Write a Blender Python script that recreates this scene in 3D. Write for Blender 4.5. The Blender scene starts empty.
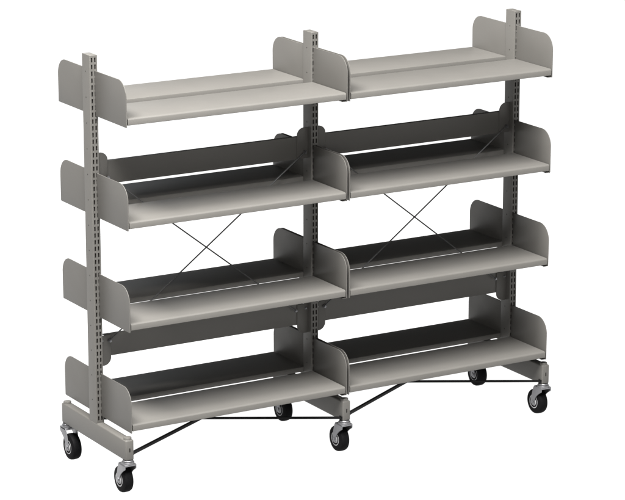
import bpy, bmesh, math, random
from mathutils import Vector, Matrix
R = math.radians
sc = bpy.context.scene
col = sc.collection

# ------------------------------------------------------------------ measures (metres)
PITCH = 0.94            # upright to upright
G = 0.495               # foot datum above the floor
UD, UW = 0.0625, 0.0322 # upright depth, width
YF = 0.2818             # outer edge of shelves and panels
YI = 0.0316             # inner edge of shelves
H = 0.1691              # end panel height
LEVELS = [z + G for z in (0.9027, 0.5187, 0.1351, -0.2525)]   # underside of end panels
UTOP = 1.1281 + G
FT, FB = -0.2787 + G, -0.3583 + G
FL, FW = 0.2734, 0.0347
XO = 0.0061

# ------------------------------------------------------------------ materials
def nodes(m):
    m.use_nodes = True
    return m.node_tree.nodes, m.node_tree.links, m.node_tree.nodes['Principled BSDF']

def paint(name, rgb, rough=0.42, spec=0.35, mottle=0.06, metal=0.0, bump=0.04, scale=900):
    m = bpy.data.materials.new(name)
    n, l, b = nodes(m)
    tc = n.new('ShaderNodeTexCoord')
    nz = n.new('ShaderNodeTexNoise'); nz.inputs['Scale'].default_value = 7; nz.inputs['Detail'].default_value = 5
    l.new(tc.outputs['Object'], nz.inputs['Vector'])
    rp = n.new('ShaderNodeValToRGB')
    lo = [c * (1 - mottle) for c in rgb]; hi = [c * (1 + mottle) for c in rgb]
    rp.color_ramp.elements[0].position = .3; rp.color_ramp.elements[1].position = .7
    rp.color_ramp.elements[0].color = (*lo, 1); rp.color_ramp.elements[1].color = (*hi, 1)
    l.new(nz.outputs['Fac'], rp.inputs['Fac']); l.new(rp.outputs['Color'], b.inputs['Base Color'])
    mr = n.new('ShaderNodeMapRange')
    mr.inputs['To Min'].default_value = rough - .02; mr.inputs['To Max'].default_value = rough + .02
    l.new(nz.outputs['Fac'], mr.inputs['Value']); l.new(mr.outputs['Result'], b.inputs['Roughness'])
    b.inputs['Specular IOR Level'].default_value = spec
    b.inputs['Metallic'].default_value = metal
    if bump:
        n2 = n.new('ShaderNodeTexNoise'); n2.inputs['Scale'].default_value = scale; n2.inputs['Detail'].default_value = 2
        l.new(tc.outputs['Object'], n2.inputs['Vector'])
        bp = n.new('ShaderNodeBump'); bp.inputs['Strength'].default_value = bump; bp.inputs['Distance'].default_value = .001
        l.new(n2.outputs['Fac'], bp.inputs['Height']); l.new(bp.outputs['Normal'], b.inputs['Normal'])
    return m

STEEL = paint('grey_powder_coat', (0.0640, 0.0615, 0.0570), rough=.43, spec=.2, mottle=.025, bump=.07, scale=650)
DARK = paint('painted_hollow_shade', (0.012, 0.011, 0.010), rough=.7, spec=.1)  # dark colour painted in for the shade inside slots and holes
ROD = paint('grey_rod_steel', (0.045, 0.045, 0.045), rough=.45, spec=.25)
BAR = paint('black_bar_steel', (0.006, 0.006, 0.0062), rough=.5, spec=.06)
RUBBER = paint('black_rubber', (0.003, 0.003, 0.0033), rough=.6, spec=.03, scale=500)
HUB = paint('grey_hub_plastic', (0.20, 0.20, 0.205), rough=.45, spec=.4)
ZINC = paint('bright_zinc', (0.17, 0.17, 0.178), rough=.42, spec=.5, metal=.9, mottle=.12)

# ------------------------------------------------------------------ mesh helpers
def link(name, me, parent=None, loc=(0, 0, 0), rz=0.0):
    o = bpy.data.objects.new(name, me); col.objects.link(o)
    o.location = loc; o.rotation_euler = (0, 0, rz)
    if parent: o.parent = parent
    return o

def mesh(name, bm, mats, smooth=True, ang=35):
    bmesh.ops.recalc_face_normals(bm, faces=bm.faces)
    me = bpy.data.meshes.new(name)
    if smooth:
        for f in bm.faces: f.smooth = True
        for e in bm.edges:
            if len(e.link_faces) == 2 and e.calc_face_angle(0) > R(ang): e.smooth = False
    bm.to_mesh(me); bm.free()
    for m in (mats if isinstance(mats, (list, tuple)) else [mats]): me.materials.append(m)
    return me

def add_box(bm, x0, x1, y0, y1, z0, z1, bev=0.0, seg=2, mi=0):
    r = bmesh.ops.create_cube(bm, size=1)
    vs = r['verts']
    for v in vs:
        v.co = Vector(((x0 + x1) / 2 + v.co.x * (x1 - x0), (y0 + y1) / 2 + v.co.y * (y1 - y0), (z0 + z1) / 2 + v.co.z * (z1 - z0)))
    fs = {f for v in vs for f in v.link_faces}
    if bev:
        es = list({e for v in vs for e in v.link_edges})
        q = bmesh.ops.bevel(bm, geom=es, offset=bev, segments=seg, affect='EDGES', profile=.5)
        fs = set(q['faces']) | {f for f in fs if f.is_valid}
    for f in fs: f.material_index = mi

def extrude_poly(bm, pts, axis, a0, a1, bev=0.0, mi=0):
    """pts: 2D outline; axis 0 -> (y,z) outline extruded along x, axis 1 -> (x,z) along y, axis 2 -> (x,y) along z"""
    def p3(p, a):
        return {0: (a, p[0], p[1]), 1: (p[0], a, p[1]), 2: (p[0], p[1], a)}[axis]
    v0 = [bm.verts.new(p3(p, a0)) for p in pts]; v1 = [bm.verts.new(p3(p, a1)) for p in pts]
    n = len(pts)
    fs = [bm.faces.new(v0), bm.faces.new(list(reversed(v1)))]
    for i in range(n):
        fs.append(bm.faces.new((v0[i], v1[i], v1[(i + 1) % n], v0[(i + 1) % n])))
    if bev:
        es = list(fs[0].edges) + list(fs[1].edges)
        q = bmesh.ops.bevel(bm, geom=es, offset=bev, segments=2, affect='EDGES', profile=.5)
        for f in q['faces']: f.material_index = mi
    for f in fs:
        if f.is_valid: f.material_index = mi

def arc(cx, cy, r, a0, a1, n=10):
    return [(cx + r * math.cos(R(a0 + (a1 - a0) * i / n)), cy + r * math.sin(R(a0 + (a1 - a0) * i / n))) for i in range(n + 1)]

def add_tube(bm, p0, p1, r, seg=14, mi=0):
    p0, p1 = Vector(p0), Vector(p1); d = p1 - p0
    q = bmesh.ops.create_cone(bm, cap_ends=True, segments=seg, radius1=r, radius2=r, depth=d.length)
    M = Matrix.Translation((p0 + p1) / 2) @ d.to_track_quat('Z', 'Y').to_matrix().to_4x4()
    bmesh.ops.transform(bm, matrix=M, verts=q['verts'])
    for f in {f for v in q['verts'] for f in v.link_faces}: f.material_index = mi

def add_lathe(bm, prof, axis, c=(0, 0, 0), seg=40, mi=0):
    """prof: (radius, height) list turned about axis ('x' or 'z')"""
    rings = []
    for r, h in prof:
        ring = []
        for k in range(seg):
            a = 2 * math.pi * k / seg
            u, w = r * math.cos(a), r * math.sin(a)
            ring.append(bm.verts.new((c[0] + h, c[1] + u, c[2] + w) if axis == 'x' else (c[0] + u, c[1] + w, c[2] + h)))
        rings.append(ring)
    for a, b in zip(rings, rings[1:]):
        for k in range(seg):
            f = bm.faces.new((a[k], a[(k + 1) % seg], b[(k + 1) % seg], b[k])); f.material_index = mi
    f = bm.faces.new(rings[0]); f.material_index = mi
    f = bm.faces.new(list(reversed(rings[-1]))); f.material_index = mi

# ------------------------------------------------------------------ the thing
unit = bpy.data.objects.new('mobile_shelving_unit', None); col.objects.link(unit)
unit.location = (PITCH, 0, 0)
unit['label'] = 'double-sided grey steel shelving unit on black-tyred casters, two bays wide with four shelf levels'
unit['category'] = 'shelving unit'
def X(x): return x - PITCH      # local x

# ---- uprights: slotted square tube
def upright_mesh():
    bm = bmesh.new()
    z0, z1 = FT - 0.004, UTOP
    hw, hd, t = UW / 2, UD / 2, 0.0018
    xs = [-hw + .0022, -.0098, -.0038, .0034, .0094, hw - .0022]
    zc = []
    z = z1 - 0.0165
    while z > z0 + 0.02:
        zc.append(z); z -= 0.0254
    zc.reverse()
    zs = [z0]
    for c in zc: zs += [c - .0086, c + .0086]
    zs.append(z1)
    for s in (-1, 1):
        V = {}
        def v(i, j):
            if (i, j) not in V: V[i, j] = bm.verts.new((xs[i], s * hd, zs[j]))
            return V[i, j]
        fs = []
        for j in range(len(zs) - 1):
            for i in range(5):
                if j % 2 == 1 and i in (1, 3): continue
                fs.append(bm.faces.new((v(i, j), v(i + 1, j), v(i + 1, j + 1), v(i, j + 1))))
        q = bmesh.ops.extrude_face_region(bm, geom=fs)
        for g in q['geom']:
            if isinstance(g, bmesh.types.BMVert): g.co.y -= s * t
        # rolled corners to the side walls
        for sx in (-1, 1):
            pts = [(sx * (hw - .0022), s * hd)] + [(sx * (hw - .0022 + .0022 * math.sin(R(a))), s * (hd - .0022 + .0022 * math.cos(R(a)))) for a in (22, 45, 68, 90)]
            lo = [bm.verts.new((a, b, z0)) for a, b in pts]; hi = [bm.verts.new((a, b, z1)) for a, b in pts]
            for k in range(4): bm.faces.new((lo[k], lo[k + 1], hi[k + 1], hi[k]))
    for sx in (-1, 1):
        vs = [bm.verts.new((sx * hw, y, z)) for y, z in ((-hd + .0022, z0), (hd - .0022, z0), (hd - .0022, z1), (-hd + .0022, z1))]
        bm.faces.new(vs)
        k = 0
        z = z1 - .062
        while z > z0 + .05:
            add_tube(bm, (sx * (hw - .001), 0.002, z), (sx * (hw + .0003), 0.002, z), .0024, 12, 1); z -= .0968  # dark discs, shade of small holes put into the colour
    add_box(bm, -hw + .004, hw - .004, -hd + .006, hd - .006, z0, z1 - .006, mi=1)  # added dark core, stands in for shade behind the slots
    # top cap
    extrude_poly(bm, [(-hw + .0012, -hd + .0012), (hw - .0012, -hd + .0012), (hw - .0012, hd - .0012), (-hw + .0012, hd - .0012)], 2, z1 - .003, z1 + .0012, .001)
    bmesh.ops.remove_doubles(bm, verts=bm.verts, dist=.00002)
    return mesh('upright', bm, [STEEL, DARK], ang=50)
um = upright_mesh()

# ---- feet
def foot_mesh():
    bm = bmesh.new()
    add_box(bm, -FW / 2, FW / 2, -FL, FL, FB, FT, .0055, 3)
    for s in (-1, 1):   # slot in each end, its inner shade drawn as a solid dark inlay
        extrude_poly(bm, [(a, b + (FB + FT) / 2 + .001) for a, b in arc(0, .0055, .0026, 0, 180, 8) + arc(0, -.0055, .0026, 180, 360, 8)], 1, s * (FL + .0003), s * (FL - .002), mi=1)
    return mesh('base_foot', bm, [STEEL, DARK])
fm = foot_mesh()
bm = bmesh.new()
add_lathe(bm, [(.0150, -.001), (.0150, .0055), (.0138, .0078), (.0112, .0086), (.004, .009)], 'z', seg=28)
cap = mesh('stem_cap', bm, STEEL)

# ---- casters (trail along +y, stem at origin, top plate at z=0)
HZ, WR, TR = -(FB - 0.0515), .0515, .037
def caster():
    bm = bmesh.new()
    for s in (-1, 1):
        out = [(-.0225, -.0145), (.0285, -.0145), (.0350, -.024), (TR + .0135, HZ + .012)]
        out += arc(TR, HZ, .0135, 30, -165, 12)
        out += [(.0245, HZ + .012), (.0160, HZ + .025), (.0040, HZ + .038), (-.0100, HZ + .0470), (-.0190, HZ + .0515), (-.0225, HZ + .0560)]
        extrude_poly(bm, out, 0, s * .0215, s * .0240, .0006)
    add_box(bm, -.0240, .0240, -.0225, .0285, -.0215, -.0140, .0018)
    fork = mesh('caster', bm, ZINC)
    bm = bmesh.new()
    add_lathe(bm, [(.0190, -.0003), (.0205, -.002), (.0205, -.0045), (.0185, -.0055), (.0185, -.0065), (.0235, -.0080), (.0245, -.0105), (.0240, -.0140), (.0160, -.0150)], 'z', seg=36)
    race = mesh('swivel_race', bm, ZINC)
    bm = bmesh.new()
    w = .0192
    add_lathe(bm, [(.0270, -w), (.0290, -w - .0004), (.0425, -w + .0004), (.0485, -w + .0030), (WR - .0008, -w + .0075), (WR, -.005), (WR, .005), (WR - .0008, w - .0075), (.0485, w - .003), (.0425, w - .0004), (.0290, w + .0004), (.0270, w)], 'x', (0, TR, HZ), 56)
    tyre = mesh('tyre', bm, RUBBER)
    bm = bmesh.new()
    w2 = .0196
    add_lathe(bm, [(.0150, -w2 - .0015), (.0160, -w2), (.0210, -w2 + .0012), (.0265, -w2 - .0002), (.0275, -w2 - .0004), (.0283, -w2 + .002), (.0283, w2 - .002), (.0275, w2 + .0004), (.0255, w2), (.0210, w2 - .002), (.0160, w2), (.0150, w2 + .0015)], 'x', (0, TR, HZ), 48)
    rim = mesh('rim', bm, HUB)
    bm = bmesh.new()
    add_tube(bm, (-.0270, TR, HZ), (.0270, TR, HZ), .0045, 20)
    for s in (-1, 1):
        add_tube(bm, (s * .0240, TR, HZ), (s * .0268, TR, HZ), .0075, 6)
    bolt = mesh('axle_bolt', bm, ZINC)
    return fork, race, tyre, rim, bolt
fork, race, tyre, rim, bolt = caster()

for i in range(3):
    link('upright', um, unit, (X(i * PITCH), 0, 0))
    ft = link('base_foot', fm, unit, (X(i * PITCH), 0, 0))
    for s in (-1, 1):
        link('stem_cap', cap, ft, (0, s * .256, FT))
        c = link('caster', fork, unit, (X(i * PITCH), s * .256, FB), 0 if s < 0 else math.pi)
        for nm, me in (('swivel_race', race), ('tyre', tyre), ('rim', rim), ('axle_bolt', bolt)): link(nm, me, c)

# ---- shelves with their end panels
SL = PITCH / 2 - XO - .0050      # half length of the tray
CD = .0295 + .0052               # tray top above panel underside
def shelf_mesh():
    bm = bmesh.new()
    n, t = .0055, .0016
    yo, yi = -YF + .0006, -YI
    # folded sheet section, closed outline (y,z); tray top at z=0
    o = [(yo + .012, -.0262), (yo + .0012, -.0262), (yo, -.0250), (yo, -n - .001), (yo + .001, -n + .001), (yo + n - .001, -.0008), (yo + n + .0012, 0),
         (yi - .0020, 0), (yi - .0006, -.0006), (yi, -.0020), (yi, -.0194), (yi - .010, -.0194)]
    inn = [(yi - .010, -.0194 + t), (yi - t, -.0194 + t), (yi - t, -.003), (yi - .003, -t), (yo + n + .001, -t), (yo + t, -n - .002), (yo + t, -.0262 + t), (yo + .012, -.0262 + t)]
    pts = o + inn
    v0 = [bm.verts.new((-SL, *p)) for p in pts]; v1 = [bm.verts.new((SL, *p)) for p in pts]
    N = len(pts)
    for i in range(N): bm.faces.new((v0[i], v0[(i + 1) % N], v1[(i + 1) % N], v1[i]))
    for vs in (v0, v1):
        f = bm.faces.new(vs); bmesh.ops.triangulate(bm, faces=[f])
    # folded end flanges of the tray
    for s in (-1, 1):
        add_box(bm, s * SL - s * .0018, s * SL - s * .0002, yo + .008, yi - .008, -.0170, -t - .0002)
    return mesh('shelf', bm, STEEL, ang=28)
sm = shelf_mesh()

def panel_mesh(s):
    """end panel outline in (y,z), z=0 at its underside, for the end on side s; flange turns into the bay"""
    bm = bmesh.new()
    r, t = .062, .0027
    y0, y1 = -UD / 2 - .0006, -YF
    pts = [(y0, 0), (y0, H)] + arc(y1 + r, H - r, r, 90, 180, 16) + [(y1, .003), (y1 + .003, 0)]
    extrude_poly(bm, pts, 0, -t / 2, t / 2, .0009)
    a, b = sorted((-s * (t / 2 - .001), -s * .0185))
    if s > 0: add_box(bm, a, b, y1 + .004, y0 - .004, 0.0003, .0026, .0008)
    # hooks that enter the slots
    for z in (.030, .030 + .0254, .030 + .0254 * 4):
        add_box(bm, -.0012, .0012, y0 - .002, y0 + .006, z - .006, z + .006)
    return mesh('end_panel', bm, STEEL)
pml, pmr = panel_mesh(-1), panel_mesh(1)

for b in range(2):
    cx = X(PITCH * (b + .5))
    for z in LEVELS:
        for rz in (0, math.pi):
            sh = link('shelf', sm, unit, (cx, 0, z + CD), rz)
            link('end_panel', pml, sh, (-PITCH / 2 + XO, 0, -CD))
            link('end_panel', pmr, sh, (PITCH / 2 - XO, 0, -CD))

# ---- added unseen strip that blocks light falling through the slit between the top shelves
bm = bmesh.new()
extrude_poly(bm, [(-YI - .004, -.0195), (YI + .004, -.0195), (YI + .004, -.0207), (-YI - .004, -.0207)], 0, -PITCH / 2 + UW / 2 + .001, PITCH / 2 - UW / 2 - .001)
stm = mesh('slit_light_blocker', bm, STEEL)
for b in range(2): link('slit_light_blocker', stm, unit, (X(PITCH * (b + .5)), 0, LEVELS[0] + CD))

# ---- back braces: folded panel with eared end plates, at the middle of the uprights
EX = PITCH / 2 - UW / 2
def brace(zb, zt, ear, up):
    bm = bmesh.new()
    h = EX - .020
    zlo, zhi = zb, zt
    # shallow channel section (y,z)
    t = .0015
    pts = [(0.018, zhi), (0, zhi), (0, zlo), (.018, zlo), (.018, zlo + t), (t, zlo + t), (t, zhi - t), (.018, zhi - t)]
    extrude_poly(bm, pts, 0, -h, h)
    bp = mesh('back_brace', bm, STEEL)
    gs = []
    for s in (-1, 1):
        bm = bmesh.new()
        xi, xo = s * (EX - .0475), s * EX
        r = .031
        if up:
            a = arc(xi + s * r, ear - r, r, 180 if s > 0 else 0, 90, 10)
            pts = [(xi, zb + .001)] + a + [(xo, ear), (xo, zb + .001)]
        else:
            a = arc(xi + s * r, ear + r, r, 180 if s > 0 else 0, 270 if s > 0 else -90, 10)
            pts = [(xi, zt - .001)] + a + [(xo, ear), (xo, zt - .001)]
        extrude_poly(bm, pts, 1, -.0045, -.0015, .0006)
        gs.append(mesh('gusset_plate', bm, STEEL))
    return bp, gs
zu0, zu1, zue = .634 + G, .7215 + G, .757 + G
zl0, zl1, zle = -.0310 + G, .0535 + G, -.066 + G
bup, gup = brace(zu0, zu1, zue, True)
blo, glo = brace(zl0, zl1, zle, False)
bm = bmesh.new()
add_tube(bm, (0, -.0045, 0), (0, -.0075, 0), .0046, 20); add_tube(bm, (0, -.0075, 0), (0, -.0115, 0), .0032, 6)
scm = mesh('screw', bm, ZINC)
# rod ends (x from the bay centre, z): one rod rises to the right, the other falls to the right
RODS = {1: ((-.4145, .0310 + G), (.4375, .6595 + G)), -1: ((-.4090, .6610 + G), (.3940, .0320 + G))}
def rod_mesh(s):
    bm = bmesh.new()
    y = -.009 if s > 0 else -.0150
    (xa, za), (xb, zb) = RODS[s]
    p, q = Vector((xa, y, za)), Vector((xb, y, zb))
    add_tube(bm, p, q, .0027, 12)
    for e in (p, q):    # flattened eyes
        add_tube(bm, e + Vector((0, -.0012, 0)), e + Vector((0, .0012, 0)), .007, 18)
    return mesh('cross_rod', bm, ROD)
rods = [rod_mesh(1), rod_mesh(-1)]
def bar_mesh(s, z, w, h):
    bm = bmesh.new()
    xe, ye = PITCH / 2 - FW / 2, .262
    p, q = Vector((-xe, -s * ye, z)), Vector((xe, s * ye, z))
    d = (q - p).normalized(); n = Vector((-d.y, d.x, 0))
    vs = [[bm.verts.new(e + n * a * w + Vector((0, 0, b * h))) for a, b in ((-1, -1), (1, -1), (1, 1), (-1, 1))] for e in (p, q)]
    for k in range(4): bm.faces.new((vs[0][k], vs[0][(k + 1) % 4], vs[1][(k + 1) % 4], vs[1][k]))
    bm.faces.new(vs[0]); bm.faces.new(list(reversed(vs[1])))
    bmesh.ops.bevel(bm, geom=bm.edges[:], offset=.0012, segments=2, affect='EDGES')
    for e, sg in ((p, 1), (q, -1)):
        add_box(bm, e.x + sg * .0002, e.x + sg * .0032, e.y - .008, e.y + .008, z - .006, z + .006, .001)
    return mesh('base_bar', bm, BAR)
bars = [bar_mesh(1, -.334 + G, .0052, .0060), bar_mesh(-1, -.3462 + G, .0042, .0042)]
for b in range(2):
    cx = X(PITCH * (b + .5))
    for bp, gs, ends in ((bup, gup, (RODS[-1][0], RODS[1][1])), (blo, glo, (RODS[1][0], RODS[-1][1]))):
        o = link('back_brace', bp, unit, (cx, 0, 0))
        for s, g in zip((-1, 1), gs):
            link('gusset_plate', g, o)
            xe, ze = ends[0] if s < 0 else ends[1]
            link('screw', scm, o, (xe, -.0105, ze))
            link('screw', scm, o, (s * .4440, .001, ze + .002))
    for r in rods: link('cross_rod', r, unit, (cx, 0, 0))
    for r in bars: link('base_bar', r, unit, (cx, 0, 0))

# ------------------------------------------------------------------ white floor, with an added glow that keeps it pure white and shadowless
bm = bmesh.new()
bmesh.ops.create_grid(bm, x_segments=8, y_segments=8, size=60)
m = bpy.data.materials.new('glowing_white_floor'); n, l, b = nodes(m)
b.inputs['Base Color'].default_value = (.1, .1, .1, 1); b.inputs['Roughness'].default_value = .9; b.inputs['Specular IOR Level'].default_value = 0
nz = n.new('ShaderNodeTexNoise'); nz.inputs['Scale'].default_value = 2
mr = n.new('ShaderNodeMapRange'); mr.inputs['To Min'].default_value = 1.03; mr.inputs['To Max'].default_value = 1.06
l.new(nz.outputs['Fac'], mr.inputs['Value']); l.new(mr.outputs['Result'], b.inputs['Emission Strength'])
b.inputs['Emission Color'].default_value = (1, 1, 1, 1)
fl = link('floor', mesh('floor', bm, m, False)); fl['kind'] = 'structure'
fl.location = (PITCH, 0, 0)

# ------------------------------------------------------------------ studio lamps and added fills
def area(name, az, el, dist, size, power, colr=(1, 1, 1), target=(PITCH, 0, .9)):
    la = bpy.data.lights.new(name, 'AREA'); la.shape = 'DISK'; la.size = size; la.energy = power; la.color = colr
    o = bpy.data.objects.new(name, la); col.objects.link(o)
    d = Vector((-math.sin(R(az)) * math.cos(R(el)), -math.cos(R(az)) * math.cos(R(el)), math.sin(R(el))))
    o.location = Vector(target) + d * dist
    o.rotation_euler = (-d).to_track_quat('-Z', 'Y').to_euler()
    return o
area('key_lamp', 29, 59, 6.0, 3.7, 2180, (1, .99, .975))
area('side_fill', 76, 57, 6.0, 1.8, 1120, (1, .98, .95))  # added fill that brightens the left-facing end panels
area('front_fill', 30, 14, 7.0, 2.6, 170, (1, .98, .95))  # added low fill that brightens shelf lips and front faces
area('back_lamp', -174, 18, 5.5, 2.4, 24, (.93, .97, 1))

w = bpy.data.worlds.new('World'); sc.world = w; w.use_nodes = True
w.node_tree.nodes['Background'].inputs['Color'].default_value = (1, 1, 1, 1)
w.node_tree.nodes['Background'].inputs['Strength'].default_value = .05

# ------------------------------------------------------------------ camera
cam = bpy.data.cameras.new('camera'); co = bpy.data.objects.new('camera', cam); col.objects.link(co)
co.location = (-4.4375, -9.1201, 3.0172 + G)
co.rotation_euler = (math.pi / 2 - .2544, 0, -.5334)
cam.sensor_width = 36; cam.lens = 36 * 2804.5 / 625
cam.clip_end = 300; cam.clip_start = .1
sc.camera = co
sc.view_settings.view_transform = 'Standard'; sc.view_settings.look = 'None'; sc.view_settings.exposure = 0
sc.cycles.max_bounces = 10
